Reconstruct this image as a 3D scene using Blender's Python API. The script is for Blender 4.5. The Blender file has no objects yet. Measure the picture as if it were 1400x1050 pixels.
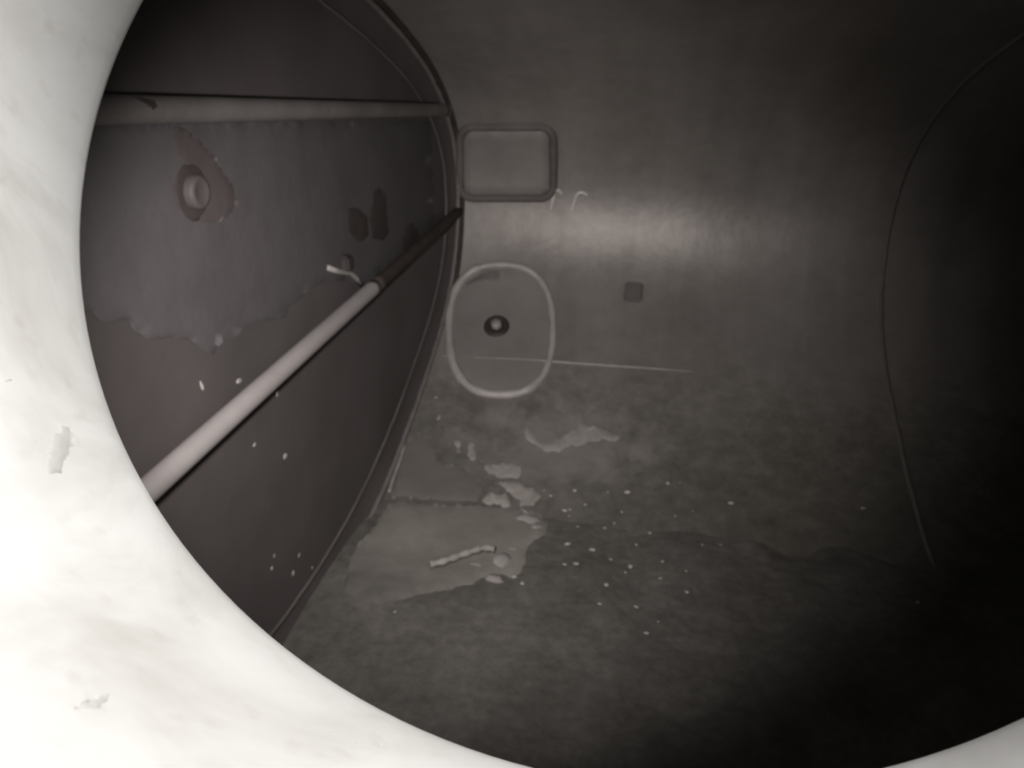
import bpy, bmesh, math, random
from mathutils import Vector, Matrix, geometry, noise
from mathutils.bvhtree import BVHTree

random.seed(11)
SC = bpy.context.scene
COL = SC.collection

# ---------------------------------------------------------------- camera ----
CAM = Vector((0.0, -1.29878692, 0.45842881))
RM = Matrix(((0.98349588, -0.15699473, -0.08993617),
             (0.18021991, 0.8940471, 0.41012263),
             (0.01602008, -0.41956221, 0.90758521)))      # columns: right, forward, up
RIGHT, FWD, UP = RM.col[0].copy(), RM.col[1].copy(), RM.col[2].copy()
FPX = 1020.0
cd = bpy.data.cameras.new('camera')
cam = bpy.data.objects.new('camera', cd)
COL.objects.link(cam)
cd.sensor_width = 36.0
cd.lens = 36.0 * FPX / 1400.0
cd.clip_start = 0.005
mw = Matrix((RIGHT, UP, -FWD)).transposed().to_4x4()
mw.translation = CAM
cam.matrix_world = mw
SC.camera = cam
cd.dof.use_dof = True
cd.dof.focus_distance = 0.42
cd.dof.aperture_fstop = 13.0

def ray(px, py):
    return (RIGHT * ((px - 700) / FPX) + FWD - UP * ((py - 525) / FPX))

# ------------------------------------------------------------- materials ----
def new_mat(name):
    m = bpy.data.materials.new(name)
    m.use_nodes = True
    nt = m.node_tree
    b = nt.nodes['Principled BSDF']
    return m, nt, b

def ramp(nt, fac, stops):
    r = nt.nodes.new('ShaderNodeValToRGB')
    while len(r.color_ramp.elements) < len(stops):
        r.color_ramp.elements.new(0.5)
    for e, (p, c) in zip(r.color_ramp.elements, stops):
        e.position = p
        e.color = (c[0], c[1], c[2], 1)
    nt.links.new(fac, r.inputs[0])
    return r.outputs[0]

def coords(nt, scale=(1, 1, 1)):
    tc = nt.nodes.new('ShaderNodeTexCoord')
    mp = nt.nodes.new('ShaderNodeMapping')
    mp.inputs['Scale'].default_value = scale
    nt.links.new(tc.outputs['Object'], mp.inputs['Vector'])
    return mp.outputs[0]

def noise_tex(nt, vec, scale, detail=5, rough=0.6, dist=0.0):
    n = nt.nodes.new('ShaderNodeTexNoise')
    n.inputs['Scale'].default_value = scale
    n.inputs['Detail'].default_value = detail
    n.inputs['Roughness'].default_value = rough
    n.inputs['Distortion'].default_value = dist
    nt.links.new(vec, n.inputs['Vector'])
    return n.outputs['Fac']

def mix(nt, fac, a, b, mode='MIX'):
    m = nt.nodes.new('ShaderNodeMix')
    m.data_type = 'RGBA'
    m.blend_type = mode
    if isinstance(fac, (int, float)):
        m.inputs[0].default_value = fac
    else:
        nt.links.new(fac, m.inputs[0])
    for s, i in ((a, 6), (b, 7)):
        if isinstance(s, tuple):
            m.inputs[i].default_value = (s[0], s[1], s[2], 1)
        else:
            nt.links.new(s, m.inputs[i])
    return m.outputs[2]

def bump(nt, b, h, strength, dist=0.01):
    n = nt.nodes.new('ShaderNodeBump')
    n.inputs['Strength'].default_value = strength
    n.inputs['Distance'].default_value = dist
    nt.links.new(h, n.inputs['Height'])
    nt.links.new(n.outputs[0], b.inputs['Normal'])

def simple(name, c1, c2, scale=8, rough=0.6, metal=0.0, bmp=0.15, stretch=(1, 1, 1), spec=0.5, bscale=None):
    m, nt, b = new_mat(name)
    v = coords(nt, stretch)
    n = noise_tex(nt, v, scale)
    nt.links.new(ramp(nt, n, [(0.3, c1), (0.7, c2)]), b.inputs['Base Color'])
    b.inputs['Roughness'].default_value = rough
    b.inputs['Metallic'].default_value = metal
    b.inputs['Specular IOR Level'].default_value = spec
    if bmp:
        bump(nt, b, noise_tex(nt, v, bscale or scale * 6), bmp, 0.004)
    return m

LIME_AT = (-0.19, 0.39, -0.51)          # where the lime bloom sits on the far wall

def shell_material():
    """dull stainless barrel: mottling, faint vertical run marks, scale low down"""
    m, nt, b = new_mat('dull_tank_steel')
    v = coords(nt)
    big = noise_tex(nt, v, 3.0, 4, 0.55)
    c = ramp(nt, big, [(0.30, (0.26, 0.247, 0.232)), (0.70, (0.35, 0.333, 0.315))])
    st = noise_tex(nt, coords(nt, (9, 1.0, 0.9)), 1.0, 5, 0.6)
    c = mix(nt, 0.60, c, ramp(nt, st, [(0.3, (0.62, 0.62, 0.60)), (0.7, (1.0, 1.0, 1.0))]), 'MULTIPLY')
    sm = noise_tex(nt, v, 22.0, 6, 0.7)
    c = mix(nt, 0.5, c, ramp(nt, sm, [(0.3, (0.70, 0.70, 0.68)), (0.65, (1.0, 1.0, 1.0))]), 'MULTIPLY')
    # scale and dirt that settled on the lower shell (follows the old liquid level)
    sep = nt.nodes.new('ShaderNodeSeparateXYZ')
    tc = nt.nodes.new('ShaderNodeTexCoord')
    nt.links.new(tc.outputs['Object'], sep.inputs[0])
    add = nt.nodes.new('ShaderNodeMath'); add.operation = 'MULTIPLY_ADD'
    nt.links.new(noise_tex(nt, v, 7.0, 7, 0.7), add.inputs[0])
    add.inputs[1].default_value = 0.22
    nt.links.new(sep.outputs['Z'], add.inputs[2])
    mr = nt.nodes.new('ShaderNodeMapRange')
    mr.inputs['From Min'].default_value = -0.34
    mr.inputs['From Max'].default_value = -0.23
    mr.inputs['To Min'].default_value = 1.0
    mr.inputs['To Max'].default_value = 0.0
    nt.links.new(add.outputs[0], mr.inputs['Value'])
    grit = noise_tex(nt, v, 22.0, 8, 0.78)
    gc = ramp(nt, grit, [(0.30, (0.11, 0.104, 0.090)), (0.52, (0.165, 0.158, 0.14)), (0.78, (0.25, 0.24, 0.22))])
    c = mix(nt, mr.outputs[0], c, gc)
    # cloudy lime bloom splashed on the wall in one place
    dv = nt.nodes.new('ShaderNodeVectorMath'); dv.operation = 'SUBTRACT'
    nt.links.new(tc.outputs['Object'], dv.inputs[0]); dv.inputs[1].default_value = LIME_AT
    sv = nt.nodes.new('ShaderNodeVectorMath'); sv.operation = 'MULTIPLY'
    nt.links.new(dv.outputs[0], sv.inputs[0]); sv.inputs[1].default_value = (3.6, 5.0, 6.0)
    ln = nt.nodes.new('ShaderNodeVectorMath'); ln.operation = 'LENGTH'
    nt.links.new(sv.outputs[0], ln.inputs[0])
    lm = nt.nodes.new('ShaderNodeMath'); lm.operation = 'MULTIPLY_ADD'
    nt.links.new(noise_tex(nt, coords(nt, (1.0, 1.0, 0.8)), 13.0, 6, 0.62, 0.5), lm.inputs[0]); lm.inputs[1].default_value = -2.6
    nt.links.new(ln.outputs['Value'], lm.inputs[2])
    l2 = nt.nodes.new('ShaderNodeMapRange')
    l2.inputs['From Min'].default_value = -0.25; l2.inputs['From Max'].default_value = -0.95
    nt.links.new(lm.outputs[0], l2.inputs['Value'])
    c = mix(nt, l2.outputs[0], c, (0.255, 0.246, 0.232))
    # a darker band next to the sludge, blending the shell into it
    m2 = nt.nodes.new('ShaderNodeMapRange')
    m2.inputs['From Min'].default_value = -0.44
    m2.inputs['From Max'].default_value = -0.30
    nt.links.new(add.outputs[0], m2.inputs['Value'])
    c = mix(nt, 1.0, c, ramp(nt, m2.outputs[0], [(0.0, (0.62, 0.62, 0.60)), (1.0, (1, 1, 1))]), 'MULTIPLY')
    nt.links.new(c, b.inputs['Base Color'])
    rr = nt.nodes.new('ShaderNodeMapRange')
    nt.links.new(mr.outputs[0], rr.inputs['Value'])
    rr.inputs['To Min'].default_value = 0.47
    rr.inputs['To Max'].default_value = 0.75
    nt.links.new(rr.outputs[0], b.inputs['Roughness'])
    mm = nt.nodes.new('ShaderNodeMapRange')
    nt.links.new(mr.outputs[0], mm.inputs['Value'])
    mm.inputs['To Min'].default_value = 0.30
    mm.inputs['To Max'].default_value = 0.0
    nt.links.new(mm.outputs[0], b.inputs['Metallic'])
    bump(nt, b, noise_tex(nt, v, 9.0, 6, 0.65), 0.22, 0.01)
    return m

def white_neck_material():
    m, nt, b = new_mat('worn_white_enamel')
    v = coords(nt)
    n = noise_tex(nt, v, 9.0, 5, 0.6, 0.6)
    c = ramp(nt, n, [(0.28, (0.60, 0.585, 0.56)), (0.5, (0.78, 0.77, 0.755)), (0.72, (0.80, 0.795, 0.78))])
    sp = noise_tex(nt, v, 75.0, 3, 0.5)
    c = mix(nt, 1.0, c, ramp(nt, sp, [(0.22, (0.90, 0.89, 0.87)), (0.40, (1, 1, 1))]), 'MULTIPLY')
    st = noise_tex(nt, coords(nt, (9, 3, 3)), 1.0, 4, 0.6, 0.8)
    c = mix(nt, 0.6, c, ramp(nt, st, [(0.28, (0.84, 0.83, 0.82)), (0.6, (1, 1, 1))]), 'MULTIPLY')
    nt.links.new(c, b.inputs['Base Color'])
    b.inputs['Roughness'].default_value = 0.38
    bump(nt, b, noise_tex(nt, v, 40.0, 4, 0.6), 0.10, 0.003)
    return m

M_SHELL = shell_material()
M_PLATE = simple('stained_bulkhead_steel', (0.064, 0.058, 0.056), (0.090, 0.081, 0.080), 4.0, 0.62, 0.0, 0.2, spec=0.3)
M_COAT = simple('chalky_residue_film', (0.070, 0.064, 0.067), (0.094, 0.089, 0.092), 5.0, 0.8, 0.0, 0.3, spec=0.2, bscale=30)
M_STAIN = simple('dark_damp_stain', (0.038, 0.032, 0.030), (0.056, 0.048, 0.045), 12, 0.7, 0, 0, spec=0.2)
M_KNUCKLE = simple('knuckle_steel', (0.094, 0.087, 0.083), (0.137, 0.128, 0.125), 7.0, 0.55, 0.1, 0.2)
M_WELD = simple('weld_bead_steel', (0.288, 0.277, 0.263), (0.374, 0.360, 0.346), 30, 0.5, 0.2, 0.4)
M_WELDDIM = simple('dull_weld_steel', (0.154, 0.143, 0.140), (0.210, 0.199, 0.193), 30, 0.55, 0.2, 0.4)
M_GAP_SHADE = simple('dark_joint_shade', (0.035, 0.028, 0.025), (0.06, 0.05, 0.045), 20, 0.8, 0, 0.2, spec=0.2)  # dark joint colour, also carries the painted shade
M_PAD = simple('pad_plate_steel', (0.25, 0.235, 0.225), (0.31, 0.293, 0.285), 8, 0.5, 0.3, 0.15)
M_PIPE = simple('pale_plastic_pipe', (0.224, 0.212, 0.208), (0.286, 0.273, 0.268), 9, 0.5, 0.0, 0.1)
M_PIPED = simple('grimy_pipe', (0.114, 0.106, 0.102), (0.171, 0.160, 0.154), 9, 0.6, 0.0, 0.2)
M_DARK = simple('blackened_iron', (0.03, 0.026, 0.025), (0.055, 0.047, 0.045), 20, 0.6, 0.2, 0.2)
def mud_material():
    m, nt, b = new_mat('dark_grainy_sludge')
    v = coords(nt)
    c = ramp(nt, noise_tex(nt, v, 8, 6, 0.65), [(0.3, (0.076, 0.073, 0.066)), (0.7, (0.128, 0.124, 0.114))])
    c = mix(nt, 0.45, c, ramp(nt, noise_tex(nt, v, 48, 6, 0.75), [(0.34, (0.55, 0.55, 0.53)), (0.5, (1, 1, 1)), (0.66, (1.45, 1.44, 1.38))]), 'MULTIPLY')
    nt.links.new(c, b.inputs['Base Color'])
    b.inputs['Roughness'].default_value = 0.75
    b.inputs['Specular IOR Level'].default_value = 0.35
    bump(nt, b, noise_tex(nt, v, 45, 6), 0.6, 0.004)
    return m
M_MUD = mud_material()
M_SHEET = simple('pale_dried_mud', (0.162, 0.156, 0.138), (0.222, 0.215, 0.194), 7, 0.8, 0.0, 0.35, spec=0.2, bscale=40)
M_SCALE = simple('pale_lime_scale', (0.22, 0.21, 0.195), (0.33, 0.318, 0.30), 25, 0.8, 0.0, 0.5, spec=0.3)
M_FLAKE = simple('bright_scale_flake', (0.38, 0.37, 0.34), (0.52, 0.51, 0.475), 40, 0.6, 0.0, 0.3)
M_NECK = white_neck_material()
M_NECKOUT = simple('outer_tank_paint', (0.55, 0.54, 0.52), (0.66, 0.65, 0.63), 6, 0.5, 0.0, 0.1)
M_JOINT = simple('dull_sealant', (0.115, 0.104, 0.100), (0.15, 0.137, 0.132), 14, 0.7, 0, 0.2, spec=0.2)
M_HALO = simple('brown_halo_stain', (0.062, 0.053, 0.053), (0.088, 0.077, 0.077), 9, 0.7, 0, 0.1, spec=0.2)
M_DROP = simple('pale_bead', (0.55, 0.53, 0.51), (0.72, 0.70, 0.68), 30, 0.3, 0.0, 0.1)

# --------------------------------------------------------------- helpers ----
def link(name, bm, mat, parent=None, smooth=True):
    me = bpy.data.meshes.new(name)
    bmesh.ops.recalc_face_normals(bm, faces=bm.faces) if parent == 'recalc' else None
    bm.to_mesh(me)
    bm.free()
    me.materials.append(mat)
    if smooth:
        for p in me.polygons:
            p.use_smooth = True
    o = bpy.data.objects.new(name, me)
    COL.objects.link(o)
    if isinstance(parent, bpy.types.Object):
        o.parent = parent
        o.matrix_parent_inverse = Matrix.Translation(-parent.location)
    return o

def tag(o, label, cat, group=None, kind=None):
    o['label'] = label
    o['category'] = cat
    if group: o['group'] = group
    if kind: o['kind'] = kind
    return o

def thing(name, label, cat, loc, group=None):
    o = bpy.data.objects.new(name, None)
    o.empty_display_size = 0.03
    COL.objects.link(o)
    o.location = loc
    return tag(o, label, cat, group)

def structure(o):
    o['kind'] = 'structure'
    return o

def tube(bm, pts, rad, seg=14, closed=False, cap=True):
    """round bar along a polyline; rad is a number or a list"""
    n = len(pts)
    rads = rad if isinstance(rad, (list, tuple)) else [rad] * n
    rings = []
    prev = None
    for i, p in enumerate(pts):
        a = pts[(i - 1) % n] if (closed or i > 0) else pts[i]
        b = pts[(i + 1) % n] if (closed or i < n - 1) else pts[i]
        t = (b - a).normalized()
        if prev is None:
            u = t.cross(Vector((0.31, 0.52, 0.79))).normalized()
        else:
            u = (prev - t * prev.dot(t)).normalized()
        prev = u
        w = t.cross(u)
        rings.append([bm.verts.new(p + (u * math.cos(2 * math.pi * k / seg) + w * math.sin(2 * math.pi * k / seg)) * rads[i]) for k in range(seg)])
    m = n if closed else n - 1
    for i in range(m):
        A, B = rings[i], rings[(i + 1) % n]
        for k in range(seg):
            bm.faces.new((A[k], A[(k + 1) % seg], B[(k + 1) % seg], B[k]))
    if cap and not closed:
        bm.faces.new(rings[0][::-1])
        bm.faces.new(rings[-1])

def lathe(bm, origin, axis, prof, seg=40, start=None):
    """revolve (radius, height) points about an axis"""
    axis = axis.normalized()
    u = axis.cross(Vector((0.21, 0.35, 0.9))).normalized()
    w = axis.cross(u)
    rings = []
    for r, h in prof:
        c = origin + axis * h
        if r < 1e-6:
            rings.append([bm.verts.new(c)])
        else:
            rings.append([bm.verts.new(c + (u * math.cos(2 * math.pi * k / seg) + w * math.sin(2 * math.pi * k / seg)) * r) for k in range(seg)])
    for A, B in zip(rings, rings[1:]):
        for k in range(seg):
            k2 = (k + 1) % seg
            if len(A) == 1 and len(B) == 1: continue
            if len(A) == 1: bm.faces.new((A[0], B[k], B[k2]))
            elif len(B) == 1: bm.faces.new((A[k], A[k2], B[0]))
            else: bm.faces.new((A[k], A[k2], B[k2], B[k]))

def catmull(pts, sub):
    out = []
    n = len(pts)
    for i in range(n - 1):
        p0 = pts[max(i - 1, 0)]; p1 = pts[i]; p2 = pts[i + 1]; p3 = pts[min(i + 2, n - 1)]
        for s in range(sub):
            t = s / sub
            out.append(0.5 * ((2 * p1) + (p2 - p0) * t + (2 * p0 - 5 * p1 + 4 * p2 - p3) * t * t + (3 * p1 - p0 - 3 * p2 + p3) * t ** 3))
    out.append(pts[-1].copy())
    return out

# ---------------------------------------------------- the tank: a barrel ----
XL, XR, XEND = -0.578, 0.69, 1.75
HC = Vector((-0.00428, -0.91034, 0.42974))        # centre of the manhole
TH = 0.69056
HN = Vector((0, -math.cos(TH), math.sin(TH)))     # its axis, pointing outwards
HU = Vector((0, math.sin(TH), math.cos(TH)))      # up the slope of the shoulder
HR = 0.2982
FA = HC + HU * 0.40
FB = HC - HU * 0.40
prof = [Vector(p) for p in [
    (FA.y, FA.z), (-0.40, 0.715), (-0.10, 0.645), (0.14, 0.575), (0.36, 0.515), (0.56, 0.448), (0.72, 0.378),
    (0.86, 0.285), (0.955, 0.175), (0.995, 0.06), (0.99, -0.06), (0.945, -0.175), (0.86, -0.275),
    (0.73, -0.365), (0.58, -0.437), (0.38, -0.518), (0.15, -0.583), (-0.10, -0.612), (-0.36, -0.60),
    (-0.62, -0.545), (-0.88, -0.43), (-1.07, -0.27), (-1.19, -0.08), (FB.y, FB.z)]]
P2 = catmull(prof, 8)
PC = Vector((0.0, 0.0))

def prof_scaled(s, dz=0.0):
    """the section drawn inwards by a constant distance s"""
    out = []
    n = len(P2)
    for i, p in enumerate(P2):
        t = (P2[min(i + 1, n - 1)] - P2[max(i - 1, 0)]).normalized()
        nrm = Vector((t.y, -t.x))
        if nrm.dot(-p) < 0: nrm = -nrm
        out.append(p + nrm * s)
    return out

def loft(bm, rows, close=False):
    vs = [[bm.verts.new(v) for v in r] for r in rows]
    for A, B in zip(vs, vs[1:]):
        for k in range(len(A) - (0 if close else 1)):
            k2 = (k + 1) % len(A)
            bm.faces.new((A[k], A[k2], B[k2], B[k]))
    return vs

# split of the barrel at the shoulder and the haunch: ceiling, far wall, floor, near wall
iC = min(range(len(P2)), key=lambda i: (P2[i] - Vector((0.56, 0.448))).length)
iF = min(range(len(P2)), key=lambda i: (P2[i] - Vector((0.38, -0.518))).length)
iN = min(range(len(P2)), key=lambda i: (P2[i] - Vector((-0.88, -0.43))).length)

def barrel(name, i0, i1):
    bm = bmesh.new()
    xs = [XL - 0.02 + (XEND - XL + 0.02) * k / 60 for k in range(61)]
    out = prof_scaled(-0.012)
    a = [(p.x, p.y) for p in P2[i0:i1 + 1]]
    loft(bm, [[Vector((x, y, z)) for (y, z) in a] for x in xs])
    b = [(p.x, p.y) for p in out[i0:i1 + 1]]
    loft(bm, [[Vector((x, y, z)) for (y, z) in b] for x in xs[::-1]])
    return structure(link(name, bm, M_SHELL))

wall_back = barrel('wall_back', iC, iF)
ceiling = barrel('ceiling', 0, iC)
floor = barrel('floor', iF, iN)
# near wall: haunch plus the flat shoulder pierced by the manhole
bm = bmesh.new()
xs = [XL - 0.02 + (XEND - XL + 0.02) * k / 60 for k in range(61)]
loft(bm, [[Vector((x, p.x, p.y)) for p in P2[iN:]] for x in xs])
NSEG = 160
def facet(bm, lift, rad):
    o = HC + HN * lift
    x0, x1 = XL - 0.02, XEND
    circ, rect = [], []
    for k in range(NSEG):
        a = 2 * math.pi * k / NSEG
        d = Vector((math.cos(a), 0, 0)) + HU * math.sin(a)
        circ.append(bm.verts.new(o + d * rad))
        ca, sa = math.cos(a), math.sin(a)
        t = 1e9
        if ca > 1e-6: t = min(t, (x1 - o.x) / ca)
        if ca < -1e-6: t = min(t, (x0 - o.x) / ca)
        if abs(sa) > 1e-6: t = min(t, 0.40 / abs(sa))
        rect.append(bm.verts.new(o + d * t))
    for k in range(NSEG):
        k2 = (k + 1) % NSEG
        bm.faces.new((circ[k], circ[k2], rect[k2], rect[k]))
    # corners left by the radial sampling
    for cx in (x0, x1):
        for s in (-1, 1):
            c = o + Vector((cx - o.x, 0, 0)) + HU * (0.40 * s)
            cand = sorted(rect, key=lambda v: (v.co - c).length)
            a_ = min((v for v in rect if abs(v.co.x - cx) < 1e-5), key=lambda v: (v.co - c).length)
            b_ = min((v for v in rect if abs((v.co - o).dot(HU) - 0.40 * s) < 1e-5), key=lambda v: (v.co - c).length)
            if a_ is not b_:
                bm.faces.new((bm.verts.new(c), a_, b_))
facet(bm, 0.0, HR + 0.012)
facet(bm, 0.012, HR + 0.012)
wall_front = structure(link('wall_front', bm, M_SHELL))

# ---- left bulkhead: flat plate with a rounded knuckle; right bulkhead
PLX = XL - 0.030
def head(name, x_edge, x_plate, mat):
    bm = bmesh.new()
    steps = [(0.0, x_edge), (0.010, x_edge + (x_plate - x_edge) * 0.25), (0.024, x_edge + (x_plate - x_edge) * 0.62),
             (0.042, x_edge + (x_plate - x_edge) * 0.88), (0.062, x_plate)]
    rows = []
    for s, x in steps:
        rows.append([Vector((x, p.x, p.y)) for p in prof_scaled(s)])
    vs = loft(bm, rows, close=True)
    bm.faces.new(vs[-1])
    return structure(link(name, bm, mat))
wall_left = head('wall_left', XL, PLX, M_PLATE)
wall_right = head('wall_right', XEND - 0.005, XEND - 0.04, M_PLATE)

# -------------------------------------------------- rays on to the shell ----
def bvh_of(objs):
    vs, fs = [], []
    for o in objs:
        off = len(vs)
        vs += [v.co.copy() for v in o.data.vertices]
        fs += [[off + i for i in p.vertices] for p in o.data.polygons]
    return BVHTree.FromPolygons(vs, fs)
INS = bvh_of([wall_back, ceiling, floor])
LEFT = bvh_of([wall_left])

def on_shell(px, py):
    d = ray(px, py).normalized()
    hit, n, i, t = INS.ray_cast(CAM + d * 0.6, d)
    if hit is None:
        raise ValueError((px, py))
    if n.dot(d) > 0: n = -n
    return hit, n
def on_x(px, py, x):
    d = ray(px, py)
    return CAM + d * ((x - CAM.x) / d.x)
def on_left(px, py):
    return on_x(px, py, PLX), Vector((1, 0, 0))
ZM = on_shell(620, 686)[0].z                   # level of the sludge in the bottom
def on_mud(px, py):
    d = ray(px, py)
    return CAM + d * ((ZM - CAM.z) / d.z), Vector((0, 0, 1))
def on_low(px, py):
    """whatever the ray meets first low down: sludge or shell"""
    h, n = on_shell(px, py)
    return on_mud(px, py) if h.z < ZM else (h, n)

def rough_poly(poly, amp, step=5):
    out = []
    n = len(poly)
    for i in range(n):
        a = Vector(poly[i]); b = Vector(poly[(i + 1) % n])
        m = max(1, int((b - a).length / step))
        t = (b - a).normalized() if (b - a).length else Vector((1, 0))
        nrm = Vector((-t.y, t.x))
        for k in range(m):
            p = a + (b - a) * (k / m)
            j = noise.noise(Vector((p.x * 0.11, p.y * 0.11, 3.7))) + 0.6 * noise.noise(Vector((p.x * 0.31, p.y * 0.31, 9.1)))
            out.append(p + nrm * j * amp)
    return out

def patch(bm, poly, surf, thick, cell=7.0, amp=3.0, soft=10.0, lump=0.0, step=5):
    """a deposit or plate lying on a surface inside an outline, thin at its edge"""
    pl = rough_poly(poly, amp, step)
    n = len(pl)
    verts = list(pl)
    edges = [(i, (i + 1) % n) for i in range(n)]
    x0 = min(p.x for p in pl); x1 = max(p.x for p in pl); y0 = min(p.y for p in pl); y1 = max(p.y for p in pl)
    y = y0 + cell * 0.5
    while y < y1:
        x = x0 + cell * 0.5
        while x < x1:
            verts.append(Vector((x + random.uniform(-.2, .2) * cell, y + random.uniform(-.2, .2) * cell)))
            x += cell
        y += cell
    V, Ed, F, ov, oe, of = geometry.delaunay_2d_cdt(verts, edges, [list(range(n))], 1, 1e-3)
    def dist(p):
        d = 1e9
        for i in range(0, n):
            a, b = pl[i], pl[(i + 1) % n]
            ab = b - a
            t = max(0, min(1, (p - a).dot(ab) / max(ab.dot(ab), 1e-9)))
            d = min(d, (p - (a + ab * t)).length)
        return d
    tops = []
    for v in V:
        h, nr = surf(v.x, v.y)
        d = min(1, dist(v) / soft)
        d = math.sqrt(max(0.0, 1 - (1 - d) ** 2))
        hh = thick * d
        if lump:
            hh += lump * d * max(0, noise.noise(Vector((h.x * 26, h.y * 26, h.z * 26))) + 0.15)
        tops.append(bm.verts.new(h + nr * (hh - 0.0008 + 0.0012 * (d > 0))))
    for f in F:
        bm.faces.new([tops[i] for i in f])

def patch_obj(name, polys, surf, thick, mat, parent=None, **kw):
    bm = bmesh.new()
    if isinstance(polys[0][0], (int, float)): polys = [polys]
    for p in polys:
        patch(bm, p, surf, thick, **kw)
    bmesh.ops.recalc_face_normals(bm, faces=bm.faces)
    # deposits face the inside of the tank
    bm.normal_update()
    for f in list(bm.faces):
        if f.normal.dot(CAM - f.calc_center_median()) < 0: f.normal_flip()
    return link(name, bm, mat, parent)

def pline(pts, surf, lift=0.0, step=6):
    """pixels joined by a smooth line lying on a surface"""
    c = catmull([Vector(p) for p in pts], 8)
    out = []
    for p in c:
        h, n = surf(p.x, p.y)
        out.append(h + n * lift)
    return out

# ------------------------------------------------------ welds of the room ----
def section_ring(x, inset, rad, i0, i1, name, mat, jit=0.0):
    bm = bmesh.new()
    pr = prof_scaled(inset)
    tube(bm, [Vector((x + random.uniform(-jit, jit), p.x, p.y)) for p in pr[i0:i1]], rad, 10)
    return structure(link(name, bm, mat))
section_ring(XL - 0.004, 0.010, 0.0065, 0, iN, 'trim_1', M_WELDDIM, 0.0008)     # inner lip of the bulkhead flange
section_ring(PLX + 0.002, 0.066, 0.0036, 0, iN, 'trim_2', M_KNUCKLE, 0.0008)    # bead at the foot of the knuckle
section_ring(XR, 0.000, 0.0055, 0, iN, 'trim_3', M_WELDDIM, 0.0012)             # second girth weld, in the dark
section_ring(XL + 0.007, 0.001, 0.0075, 0, iC + 58, 'trim_4', M_GAP_SHADE)            # dark open joint beside the flange, gap shadow put in as colour
bm = bmesh.new()
pts = pline([(604, 487), (640, 489), (720, 492), (800, 497.5), (880, 503), (952, 508.5)], on_shell, 0.0)
tube(bm, pts, [0.0004 + 0.0040 * math.sin(math.pi * min(1, (i + 1) / len(pts))) ** 0.8 for i in range(len(pts))], 8)
structure(link('trim_5', bm, M_WELD))                                            # lengthwise seam

# --------------------------------------------------------------- manhole ----
mh = thing('manhole_neck', 'white round manhole neck framing the dark tank, stained grey along its inner edge', 'manhole', HC)
bm = bmesh.new()
pr = [(HR + 0.012, -0.012), (HR + 0.006, -0.0115), (HR + 0.002, -0.009), (HR, -0.005), (HR, 0.0)]
pr += [(HR + 0.002 * k, 0.006 + 0.016 * k) for k in range(0, 15)]
pr += [(HR + 0.034, 0.242), (HR + 0.044, 0.246), (HR + 0.06, 0.242), (HR + 0.06, 0.225), (HR + 0.042, 0.215), (HR + 0.014, 0.012)]
lathe(bm, HC, HN, pr, 192)
bmesh.ops.recalc_face_normals(bm, faces=bm.faces)
neck = link('neck_wall', bm, M_NECK, mh)
bm = bmesh.new()
lathe(bm, HC, HN, [(HR + 0.06, 0.236), (HR + 0.11, 0.236), (HR + 0.115, 0.232), (HR + 0.115, 0.222), (HR + 0.11, 0.218), (HR + 0.06, 0.218)], 128)
bmesh.ops.recalc_face_normals(bm, faces=bm.faces)
link('bolting_flange', bm, M_NECKOUT, mh)

def on_neck(px, py):
    """meets the inner wall of the neck (a cone)"""
    d = ray(px, py).normalized()
    t = 0.02
    last = None
    while t < 0.6:
        p = CAM + d * t
        q = p - HC
        h = q.dot(HN)
        r = (q - HN * h).length
        if r > HR + 0.002 * max(0, (h - 0.006) / 0.016):
            n = -(q - HN * h).normalized()
            return p, n
        t += 0.0008
    raise ValueError('neck')
def spots(name, items, mat, flat=0.35):
    bm = bmesh.new()
    for (px, py, r) in items:
        p, n = on_neck(px, py)
        m = Matrix.Translation(p) @ n.to_track_quat('Z', 'Y').to_matrix().to_4x4() @ Matrix.Diagonal((r, r * 0.8, r * flat, 1))
        bmesh.ops.create_icosphere(bm, subdivisions=2, radius=1, matrix=m)
    return link(name, bm, mat, mh)
SPK = [(476, 966, .0007), (489, 970, .0006), (503, 969, .0006), (517, 977, .0006), (525, 981, .0006), (457, 1003, .0009), (484, 999, .0007), (489, 1017, .001),
       (521, 1017, .0009), (516, 999, .0007), (557, 995, .0005), (40, 202, .0008), (66, 201, .0005), (47, 275, .0006), (452, 958, .0006), (538, 986, .0005)]
for s in SPK:
    o = spots('paint_blob', [s], M_DROP)
GRY = simple('grey_rub_mark', (0.50, 0.49, 0.47), (0.58, 0.57, 0.55), 30, 0.5, 0, 0.1)
def smear(poly, name='grey_rub_mark'):
    return patch_obj(name, poly, on_neck, 0.0003, GRY, mh, cell=9, amp=1.2, soft=8)
smear([(64, 612), (72, 592), (86, 580), (99, 582), (104, 598), (98, 622), (86, 646), (72, 656), (62, 648), (60, 630)])
smear([(2, 522), (10, 516), (22, 520), (27, 528), (14, 524), (4, 528)])
smear([(96, 968), (120, 956), (146, 946), (156, 950), (146, 966), (120, 976), (100, 978)])

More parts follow.
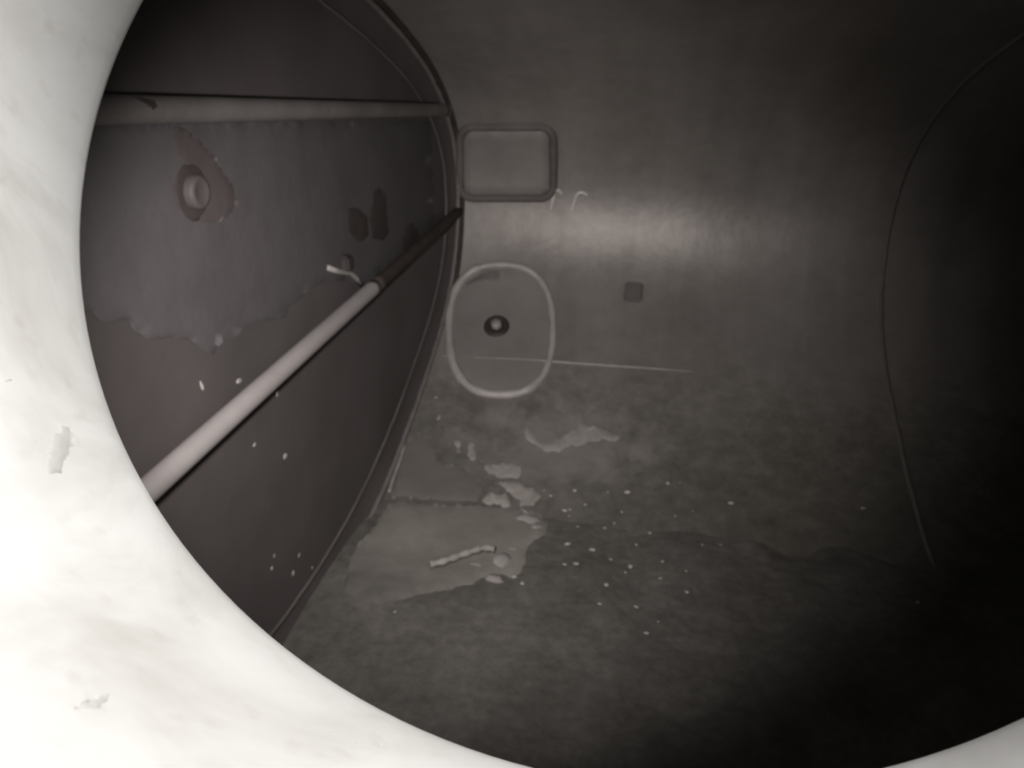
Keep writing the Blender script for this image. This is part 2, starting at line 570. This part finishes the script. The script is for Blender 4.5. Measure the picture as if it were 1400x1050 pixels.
# ----------------------------------------------------------------- pipes ----
def pipe(px0, px1, x, r, ext0, ext1):
    a = on_x(px0[0], px0[1], x)
    b = on_x(px1[0], px1[1], x)
    d = (b - a)
    return a - d * ext0, b + d * ext1
def fit_to_shell(a, b, margin=0.0):
    d = (b - a).normalized()
    h, n, i, t = INS.ray_cast(a + d * 0.3, d)
    return (a + d * (0.3 + t + margin)) if h is not None else b
t1 = thing('cross_pipe', 'pale level pipe crossing the top of the left bulkhead', 'pipe', on_x(360, 147, XL - 0.006))
a, b = pipe((125, 150), (585, 150), XL - 0.006, 0.016, 0.15, 0.0)
b = fit_to_shell(a, b, 0.002)
bm = bmesh.new()
n = 40
tube(bm, [a + (b - a) * (k / n) for k in range(n + 1)], 0.0165, 24)
link('pipe_body', bm, M_PIPED, t1)
def ring_on(a, b, f, r, w, name, mat, parent):
    bm = bmesh.new()
    d = (b - a).normalized()
    c = a + (b - a) * f
    lathe(bm, c, d, [(r * 0.9, -w), (r, -w * 0.8), (r, w * 0.8), (r * 0.9, w)], 28)
    return link(name, bm, mat, parent)
ring_on(a, b, 0.985, 0.022, 0.008, 'end_collar', M_KNUCKLE, t1)

t2 = thing('brace_pipe', 'pale straight pipe slanting up across the left bulkhead towards the far wall', 'pipe', on_x(350, 540, XL - 0.006))
a2, b2 = pipe((200, 672), (512, 392), XL - 0.006, 0.016, 0.22, 0.0)
e2 = fit_to_shell(a2, b2 + (b2 - a2) * 0.6, 0.002)
bm = bmesh.new()
tube(bm, [a2 + (b2 - a2) * (k / n) for k in range(n + 1)], 0.0170, 24)
link('pipe_body', bm, M_PIPE, t2)
bm = bmesh.new()
tube(bm, [b2 + (e2 - b2) * (k / 20) for k in range(21)], 0.0158, 24)
o = link('pipe_end', bm, M_GAP_SHADE, t2)  # far end coloured dark for the shadow over it
o['label'] = 'far end of the pipe, painted dark as in shadow'

# dark smear over the level pipe
def on_pipe1(px, py):
    d = ray(px, py).normalized()
    ax = (b - a).normalized()
    w = CAM - a
    dp = d - ax * d.dot(ax); wp = w - ax * w.dot(ax)
    A = dp.dot(dp); B = dp.dot(wp); Cc = wp.dot(wp) - 0.0167 ** 2
    D = B * B - A * Cc
    t = (-B - math.sqrt(max(D, 0))) / A
    p = CAM + d * t
    q = p - a
    return p, (q - ax * q.dot(ax)).normalized()
sm = patch_obj('dark_smear', [(176, 131), (196, 132), (212, 138), (217, 146), (211, 151), (200, 143)], on_pipe1, 0.0006, M_STAIN, t1, cell=4, amp=1.2, soft=4)

# ------------------------------------------------ stains on the bulkhead ----
coat = patch_obj('residue_film',
    [(60, 168), (590, 166), (592, 330), (560, 352), (520, 372), (497, 389), (470, 386), (440, 388), (420, 396), (412, 408), (398, 418), (388, 436), (368, 440),
     (350, 438), (333, 446), (322, 462), (300, 470), (292, 483), (276, 480), (262, 466), (240, 463), (220, 464), (200, 462), (186, 452), (172, 440), (158, 442),
     (146, 444), (132, 434), (122, 424), (60, 420)],
    lambda x, y: (on_left(x, y)[0] + Vector((0.0015, 0, 0)), Vector((1, 0, 0))), 0.0022, M_COAT, cell=12, amp=4, soft=9, lump=0.0012)
tag(coat, 'pale chalky residue film with a ragged lower edge on the left bulkhead', 'residue', kind='stuff')
for poly, lab in (
    ([(508, 262), (516, 254), (524, 262), (528, 285), (529, 318), (520, 330), (507, 326), (502, 300)], 'tall dark stain with a pointed top, right of the round boss on the left bulkhead'),
    ([(472, 284), (488, 284), (500, 296), (502, 322), (490, 334), (474, 318)], 'short rounded dark stain joined to the left of the tall pointed stain'),
    ([(552, 312), (560, 303), (569, 303), (570, 330), (563, 345), (550, 349), (547, 332)], 'small dark oval stain just above the far end of the slanting pipe')):
    s = patch_obj('damp_stain', poly, lambda x, y: (on_left(x, y)[0] + Vector((0.0048, 0, 0)), Vector((1, 0, 0))), 0.0010, M_STAIN, cell=6, amp=1.5, soft=5)
    tag(s, lab, 'stain')

halo = patch_obj('halo_stain', [(226, 174), (248, 174), (268, 190), (288, 208), (302, 232), (318, 256), (322, 280), (306, 300), (282, 306), (256, 300), (236, 284), (228, 262), (238, 240), (246, 222), (234, 200)],
    lambda x, y: (on_left(x, y)[0] + Vector((0.0042, 0, 0)), Vector((1, 0, 0))), 0.0010, M_HALO, cell=7, amp=5, soft=8)
tag(halo, 'brown blotchy stain around the round boss, running up to the level pipe', 'stain')

# pale lumps along the film's lower edge and loose flakes on the plate
def blob(bm, p, n, r, sx=1, sy=1, sz=0.4, ang=0.0, seed=0):
    m = Matrix.Translation(p) @ n.to_track_quat('Z', 'Y').to_matrix().to_4x4() @ Matrix.Rotation(ang, 4, 'Z')
    ret = bmesh.ops.create_icosphere(bm, subdivisions=2, radius=1.0)
    for v in ret['verts']:
        j = 1 + 0.35 * noise.noise(v.co * 1.7 + Vector((seed, seed * 1.3, 0)))
        v.co = m @ Vector((v.co.x * r * sx * j, v.co.y * r * sy * j, v.co.z * r * sz * j))
for k, (px, py, r, sx, sy, lab) in enumerate([
    (276, 528, .0060, .5, 1.5, 'pale upright sliver stuck to the bulkhead left of the slanting pipe'),
    (327, 521, .0058, 1.5, .8, 'pale oval flake stuck just above the middle of the slanting pipe'),
    (379, 538, .0050, .8, 1.2, 'pale flake peeping out below the middle of the slanting pipe'),
    (390, 624, .0065, 1.3, .9, 'brightest flake on the dark plate below the slanting pipe'),
    (348, 608, .0050, 1.2, .7, 'faint flake on the plate left of the brightest flake below the pipe'),
    (409, 759, .0048, 1.1, .7, 'topmost of the five faint flakes low on the bulkhead'),
    (372, 777, .0048, 1.0, .8, 'leftmost of the five faint flakes low on the bulkhead'),
    (401, 784, .0058, .8, 1.2, 'lowest of the five faint flakes low on the bulkhead'),
    (427, 776, .0042, 1.0, .8, 'rightmost of the five faint flakes low on the bulkhead'),
    (375, 760, .0040, .8, 1.1, 'dimmest of the five faint flakes low on the bulkhead')]):
    bm = bmesh.new()
    p, nn = on_left(px, py)
    blob(bm, p, nn, r, sx, sy, 0.35, random.uniform(-.4, .4), k)
    tag(link('scale_flake', bm, M_SCALE), lab, 'flake', 'flakes stuck to the left bulkhead')

# round knob on the bulkhead
p, nn = on_left(259, 262)
kb = thing('round_boss', 'round stubby boss on the left bulkhead below the level pipe', 'boss', p)
bm = bmesh.new(); lathe(bm, p, nn, [(0.040, -0.002), (0.040, 0.004), (0.034, 0.006), (0.020, 0.006)], 36)
o = link('base_ring', bm, M_STAIN, kb); o['label'] = 'dark stained base ring'
bm = bmesh.new(); lathe(bm, p, nn, [(0.023, 0.0), (0.023, 0.014), (0.021, 0.018), (0.016, 0.019), (0.013, 0.0175), (0, 0.0175)], 32)
link('boss_cap', bm, M_PLATE, kb)

# small dark lug with a pale ledge
p, nn = on_left(468, 359)
lg = thing('clip_lug', 'small dark lug on a pale ledge, above the slanting pipe', 'lug', p)
bm = bmesh.new()
bmesh.ops.create_cube(bm, size=1, matrix=Matrix.Translation(p + Vector((0.008, 0, 0))) @ Matrix.Diagonal((0.022, 0.028, 0.032, 1)))
bmesh.ops.bevel(bm, geom=bm.edges[:], offset=0.004, segments=2, affect='EDGES')
link('lug_block', bm, M_DARK, lg, smooth=False)
bm = bmesh.new(); tube(bm, [on_x(x, y, PLX + 0.006) for x, y in ((448, 366), (462, 371), (478, 373), (486, 379), (496, 392))], 0.0055, 10)
link('ledge_bead', bm, M_SCALE, lg)

# ----------------------------------------------- fittings on the far wall ----
def supel(cx, cy, rx, ry, n=2.5, rot=0.0, m=96):
    out = []
    for k in range(m):
        a = 2 * math.pi * k / m
        c, s = math.cos(a), math.sin(a)
        x = rx * math.copysign(abs(c) ** (2 / n), c); y = ry * math.copysign(abs(s) ** (2 / n), s)
        out.append((cx + x * math.cos(rot) - y * math.sin(rot), cy + x * math.sin(rot) + y * math.cos(rot)))
    return out
p, nn = on_shell(685, 450)
rp = thing('round_cover_plate', 'rounded cover plate ringed by a pale weld with a central plug, on far wall', 'cover plate', p)
patch_obj('plate_disc', supel(685, 451, 68, 86), on_shell, 0.0025, M_PAD, rp, cell=12, amp=0, soft=5, step=6)
bm = bmesh.new()
ringp = []
for (x, y) in supel(685, 451, 71, 89):
    h, q = on_shell(x, y); ringp.append(h + q * 0.0005)
tube(bm, ringp, [0.0110 + 0.0022 * math.sin(k * 0.9) * random.random() + 0.002 * (1 if 45 < (k * 360 / 96) < 250 else 0) for k in range(96)], 10, closed=True)
link('weld_ring', bm, simple('pale_weld_ring', (0.34, 0.325, 0.31), (0.46, 0.445, 0.425), 14, 0.5, 0.1, 0.4), rp)
p, nn = on_shell(679, 447)
bm = bmesh.new(); lathe(bm, p, nn, [(0.040, 0.001), (0.038, 0.008), (0.033, 0.011), (0.022, 0.0115), (0.020, 0.006), (0.0, 0.006)], 36)
pg = link('plug_socket', bm, M_DARK, rp); pg['label'] = 'dark round socket'
bm = bmesh.new(); lathe(bm, p, nn, [(0.017, 0.004), (0.017, 0.018), (0.013, 0.022), (0, 0.023)], 6)
o = link('plug_bolt', bm, M_WELD, pg); o['label'] = 'pale bolt head'
bm = bmesh.new()
patch(bm, [(660, 374), (672, 369), (684, 370), (686, 378), (680, 385), (664, 384), (640, 392), (636, 388)], lambda x, y: (lambda h: (h[0] + h[1] * 0.003, h[1]))(on_shell(x, y)), 0.0006, 4, 1, 4)
for f in bm.faces:
    if f.normal.dot(CAM - f.calc_center_median()) < 0: f.normal_flip()
link('dark_smudge', bm, M_PIPED, rp)

p, nn = on_shell(695, 220)
sp = thing('square_pad', 'square raised pad with a dark outline, high on the far wall beside the bulkhead', 'pad', p)
def rrect(x0, y0, x1, y1, r, m=6):
    out = []
    for cx, cy, a0 in ((x1 - r, y0 + r, -90), (x1 - r, y1 - r, 0), (x0 + r, y1 - r, 90), (x0 + r, y0 + r, 180)):
        for k in range(m + 1):
            a = math.radians(a0 + 90 * k / m)
            out.append((cx + r * math.cos(a), cy + r * math.sin(a)))
    return out
patch_obj('pad_plate', rrect(632, 176, 752, 268, 16), on_shell, 0.010, M_PAD, sp, cell=10, amp=0, soft=6, step=6)
bm = bmesh.new()
tube(bm, [on_shell(x, y)[0] + on_shell(x, y)[1] * 0.0015 for (x, y) in rrect(629, 173, 757, 271, 18)], 0.0125, 8, closed=True)
o = link('joint_line', bm, M_JOINT, sp); o['label'] = 'dark joint around the pad'

# small square lug, right of the bright patch
p, nn = on_shell(866, 400)
bm = bmesh.new()
m = Matrix.Translation(p + nn * 0.006) @ nn.to_track_quat('Z', 'X').to_matrix().to_4x4() @ Matrix.Diagonal((0.062, 0.056, 0.016, 1))
bmesh.ops.create_cube(bm, size=1, matrix=m)
bmesh.ops.bevel(bm, geom=bm.edges[:], offset=0.006, segments=3, affect='EDGES')
tag(link('square_lug', bm, M_JOINT, smooth=False), 'small dark square lug alone on the far wall, right of the cover plate', 'lug')

# curled pale drips below the pad
for pts, lab in (([(753, 287), (756, 272), (759, 262), (764, 260), (768, 265)], 'left of the two pale hooked drips below the square pad corner'),
                 ([(781, 288), (785, 277), (789, 266), (796, 263), (803, 267)], 'right of the two pale hooked drips, leaning and larger')):
    bm = bmesh.new()
    pp = pline(pts, on_shell, 0.001)
    tube(bm, pp, [0.0052 * (0.45 + 0.55 * math.sin(math.pi * (0.15 + 0.8 * i / len(pp)))) for i in range(len(pp))], 8)
    tag(link('hooked_drip', bm, M_DROP), lab, 'drip', 'hooked drips under the square pad')
for px, py, r, sy, lab in ((640, 214, .006, 1.5, 'upper of two pale droplets between the bulkhead flange and the square pad'),
                           (638, 231, .006, 1.0, 'lower of two pale droplets between the bulkhead flange and the square pad'),
                           (596, 543, .0055, 1.0, 'upper pale droplet on the wall below the cover plate'),
                           (600, 570, .0055, 2.2, 'lower longer pale droplet on the wall below the cover plate')):
    h, q = on_shell(px, py)
    bm = bmesh.new(); blob(bm, h, q, r, 1, sy, 0.5, 0.0, px)
    tag(link('dried_droplet', bm, M_WELD), lab, 'droplet', 'dried droplets beside the flange')

# ------------------------------------------------------ sludge and scale ----
bm = bmesh.new()
# flat layer lying in the bottom of the barrel, from bulkhead to bulkhead
def shell_y(z, far):
    best = None
    for i in range(len(P2) - 1):
        a_, b_ = P2[i], P2[i + 1]
        if (a_.y - z) * (b_.y - z) <= 0 and a_.y != b_.y and z < 0:
            y = a_.x + (b_.x - a_.x) * (z - a_.y) / (b_.y - a_.y)
            if best is None or (y > best if far else y < best): best = y
    return best
yF = shell_y(ZM, True); yN = shell_y(ZM, False)
rows = []
NX, NY = 190, 110
for i in range(NX + 1):
    x = PLX - 0.001 + (XEND - PLX) * i / NX
    r = []
    for j in range(NY + 1):
        y = yN + (yF - yN) * j / NY
        edge = min(1, min(j, NY - j) / 6)
        z = 0.003 * noise.noise(Vector((x * 6, y * 6, 1.0))) + 0.003 * noise.noise(Vector((x * 22, y * 22, 4.0))) + 0.002 * noise.noise(Vector((x * 60, y * 60, 8.0)))
        side = max(0, min(1, (x + 0.30) / 0.4))
        r.append(Vector((x, y, ZM - 0.004 + edge * z * (0.25 + 0.75 * side) + side * 0.009 * noise.noise(Vector((x * 9, y * 5, 2.0))))))
    rows.append(r)
loft(bm, rows)
mud = link('sludge_layer', bm, M_MUD)
tag(mud, 'dark grainy sludge lying flat along the tank bottom', 'sludge', kind='stuff')

bvm = bvh_of([mud])
def on_sludge(px, py):
    d = ray(px, py).normalized()
    h, q, i, t = bvm.ray_cast(CAM + d * 0.5, d)
    try:
        s, sn = on_shell(px, py)
    except ValueError:
        if h is None:
            h = on_mud(px, py)[0]
            h.x = max(h.x, PLX)
        return h, Vector((0, 0, 1))
    if h is None or (s - CAM).length < t + 0.5:
        return s, sn
    if q.z < 0: q = -q
    return h, Vector((0, 0, 1))
def sheet_material():
    m, nt, b = new_mat('pale_dried_mud_dark_near_side')
    v = coords(nt)
    c1 = ramp(nt, noise_tex(nt, v, 7, 6), [(0.3, (0.165, 0.16, 0.142)), (0.7, (0.235, 0.228, 0.205))])
    c2 = ramp(nt, noise_tex(nt, v, 9, 6), [(0.3, (0.08, 0.077, 0.069)), (0.7, (0.13, 0.126, 0.116))])
    sx = nt.nodes.new('ShaderNodeSeparateXYZ')
    nt.links.new(v, sx.inputs[0])
    ad = nt.nodes.new('ShaderNodeMath'); ad.operation = 'MULTIPLY_ADD'
    nt.links.new(noise_tex(nt, v, 10, 6, 0.65), ad.inputs[0]); ad.inputs[1].default_value = 0.22
    nt.links.new(sx.outputs['Y'], ad.inputs[2])
    mr = nt.nodes.new('ShaderNodeMapRange')
    mr.inputs['From Min'].default_value = on_mud(590, 830)[0].y + 0.10
    mr.inputs['From Max'].default_value = on_mud(590, 752)[0].y + 0.12
    nt.links.new(ad.outputs[0], mr.inputs['Value'])
    nt.links.new(mix(nt, mr.outputs[0], c2, c1), b.inputs['Base Color'])  # pale by the wall, darker towards the near side
    b.inputs['Roughness'].default_value = 0.8
    b.inputs['Specular IOR Level'].default_value = 0.2
    bump(nt, b, noise_tex(nt, v, 40, 5), 0.35, 0.004)
    return m
M_SHEET = sheet_material()
sheet = patch_obj('dried_mud_sheet',
    [(531, 687), (545, 686), (600, 689), (660, 691), (702, 694), (738, 700), (750, 716), (746, 732), (730, 738), (722, 752), (716, 778), (704, 792), (686, 786), (664, 790),
     (640, 800), (612, 806), (580, 812), (545, 822), (512, 826), (487, 820), (468, 806), (474, 782), (482, 756), (494, 738), (506, 728), (514, 712)],
    on_sludge, 0.004, M_SHEET, cell=9, amp=3, soft=12, lump=0.006)
tag(sheet, 'pale dried mud sheet on the tank bottom against the left bulkhead', 'mud', kind='stuff')

for poly, lab in (
    ([(622, 600), (631, 598), (632, 620), (622, 622)], 'leftmost small upright patch of pale scale below the cover plate'),
    ([(640, 604), (651, 600), (652, 628), (641, 630)], 'second small upright patch of pale scale below the cover plate'),
    ([(718, 572), (726, 590), (738, 604), (752, 606), (772, 596), (792, 582), (812, 580), (830, 590), (852, 598), (836, 604), (806, 606), (786, 612), (760, 618), (730, 612), (719, 600)], 'long pale streak of scale, highest and rightmost on the lower far wall'),
    ([(656, 630), (670, 636), (700, 632), (716, 642), (714, 654), (690, 656), (668, 648)], 'pale scale patch midway between the long streak and the mud sheet'),
    ([(659, 676), (672, 672), (690, 676), (704, 690), (690, 694), (662, 690)], 'pale scale patch touching the back edge of the mud sheet'),
    ([(676, 660), (700, 658), (724, 666), (740, 676), (730, 690), (712, 694), (706, 682)], 'slanting pale scale patch just right of the one touching the mud sheet')):
    sc = patch_obj('lime_scale', poly, on_sludge, 0.0018, M_SCALE, cell=5, amp=5, soft=8, lump=0.003, step=4)
    tag(sc, lab, 'scale', 'pale scale patches by the waterline')

corner_band = patch_obj('dark_band', [(557, 606), (549, 630), (541, 655), (533, 682), (600, 685), (652, 687), (660, 668), (648, 648), (626, 636), (600, 630), (590, 608), (578, 590)],  # darker patch laid over the low corner of the shell
    on_sludge, 0.0012, simple('dark_grit', (0.125, 0.119, 0.108), (0.155, 0.148, 0.136), 14, 0.6, 0, 0.2), cell=8, amp=2.5, soft=6)
tag(corner_band, 'dark band on the shell just above the dried mud sheet', 'stain', kind='stuff')

# stick and lumps on the mud
bm = bmesh.new()
P = [on_sludge(x, y)[0] + Vector((0, 0, 0.018)) for x, y in ((588, 781), (606, 777), (625, 770), (645, 763), (662, 758), (676, 760))]
tube(bm, catmull(P, 6), [0.0075 + 0.0015 * math.sin(k * 1.3) for k in range(31)], 10)
tag(link('stick', bm, M_FLAKE if False else M_SCALE), 'pale straight stick lying on the dried mud', 'stick')
for k, (px, py, r, sx, sy, lab) in enumerate([
    (684, 768, .026, .9, 1.2, 'largest pale lump, at the right end of the stick'),
    (722, 712, .030, 1.2, .7, 'pale lump at the right corner of the mud sheet'),
    (733, 722, .018, 1.0, .8, 'smaller lump tucked in front of the mud sheet corner lump'),
    (676, 792, .018, 1.2, .7, 'low lump just in front of the lump at the stick end'),
    (652, 776, .016, 1.6, .7, 'lump lying along the near side of the stick'),
    (700, 752, .015, 1.0, .9, 'small lump behind the lump at the stick end'),
    (716, 700, .012, 1.2, .9, 'small pale lump at the back edge of the mud sheet')]):
    h, q = on_sludge(px, py)
    bm = bmesh.new(); blob(bm, h, q, r, sx, sy, 0.45, random.uniform(-.5, .5), k + 20)
    tag(link('mud_lump', bm, M_SCALE), lab, 'lump', 'lumps on the dried mud')

FL = [(831, 673, .006), (858, 673, .009), (913, 661, .006), (923, 706, .006), (888, 729, .006), (772, 698, .006), (779, 697, .005), (778, 706, .005), (827, 722, .005),
      (829, 800, .007), (939, 810, .009), (772, 772, .006), (788, 771, .006), (786, 671, .009), (744, 671, .005), (999, 688, .008), (862, 775, .008), (855, 783, .006),
      (835, 765, .005), (810, 752, .007), (906, 768, .006), (938, 781, .005), (903, 791, .005), (604, 733, .006), (624, 743, .006), (652, 716, .006), (666, 716, .005),
      (575, 763, .008), (548, 762, .006), (703, 789, .006), (714, 798, .006), (680, 700, .005), (753, 678, .006), (776, 744, .007), (870, 745, .005), (947, 699, .004),
      (884, 866, .006), (840, 715, .004), (960, 745, .005), (820, 826, .006), (870, 830, .005), (900, 850, .004), (985, 745, .005), (790, 720, .004), (850, 700, .004),
      (930, 660, .004), (800, 690, .005), (1180, 695, .006), (1255, 824, .007), (540, 837, .006)]
proto = []
FS = (0.7, 1.25, 0.9, 0.6, 1.1, 1.5, 0.8)
for s in range(4):
    bm = bmesh.new(); blob(bm, Vector((0, 0, 0)), Vector((0, 0, 1)), 1.0, 1.25, 0.8, 0.5, 0, 50 + s)
    me = bpy.data.meshes.new('scale_fragment'); bm.to_mesh(me); bm.free(); me.materials.append(M_FLAKE)
    for pl in me.polygons: pl.use_smooth = True
    proto.append(me)
for k, (px, py, r) in enumerate(FL):
    h, q = on_sludge(px, py)
    o = bpy.data.objects.new('scale_fragment', proto[k % 4])
    COL.objects.link(o)
    o.matrix_world = Matrix.Translation(h + q * r * 0.15) @ q.to_track_quat('Z', 'Y').to_matrix().to_4x4() @ Matrix.Rotation(random.uniform(-.5, .5), 4, 'Z') @ Matrix.Diagonal((r * .6 * FS[k % 7], r * .6 * FS[(k + 3) % 7], r * .5, 1))
    tag(o, 'small bright scale fragment scattered on the tank bottom', 'fragment', 'bright fragments scattered on the tank bottom')

# pale sliver of scale standing in the corner above the mud
bm = bmesh.new()
tube(bm, pline([(553, 608), (547, 630), (539, 652), (532, 674)], on_shell, 0.003), 0.0045, 8)
tag(link('corner_sliver', bm, M_WELD), 'pale narrow sliver of scale in the corner just above the dried mud', 'scale')

# ---------------------------------------------------------------- lights ----
W = bpy.data.worlds.new('overcast')
SC.world = W
W.use_nodes = True
bg = W.node_tree.nodes['Background']
bg.inputs[0].default_value = (0.95, 0.95, 0.97, 1)
bg.inputs[1].default_value = 0.36

def area(name, loc, target, size, power, color):
    l = bpy.data.lights.new(name, 'AREA')
    l.shape = 'DISK'; l.size = size; l.energy = power; l.color = color
    o = bpy.data.objects.new(name, l); COL.objects.link(o)
    o.location = loc
    o.rotation_euler = (Vector(target) - Vector(loc)).to_track_quat('-Z', 'Y').to_euler()
    return o
RX = Vector((1, 0, 0))
sd = (HN * math.sin(math.radians(29)) + (RX * 0.52 + HU * 0.854) * math.cos(math.radians(29))).normalized()
area('daylight', HC + sd * 2.6, HC + HN * 0.1, 0.9, 106.0, (1.0, 0.985, 0.955))

l = bpy.data.lights.new('torch', 'SPOT')
l.energy = 65.0
l.color = (1.0, 0.918, 0.893)
l.spot_size = math.radians(89)
l.spot_blend = 1.0
l.shadow_soft_size = 0.03
o = bpy.data.objects.new('torch', l); COL.objects.link(o)
o.location = CAM + FWD * 0.375 - RIGHT * 0.125 + UP * 0.09
tgt = on_shell(640, 520)[0]
o.rotation_euler = (tgt - o.location).to_track_quat('-Z', 'Y').to_euler()

SC.view_settings.view_transform = 'Standard'
SC.view_settings.look = 'None'
SC.view_settings.exposure = 0.0
SC.view_settings.gamma = 1.0
SC.view_settings.use_curve_mapping = False
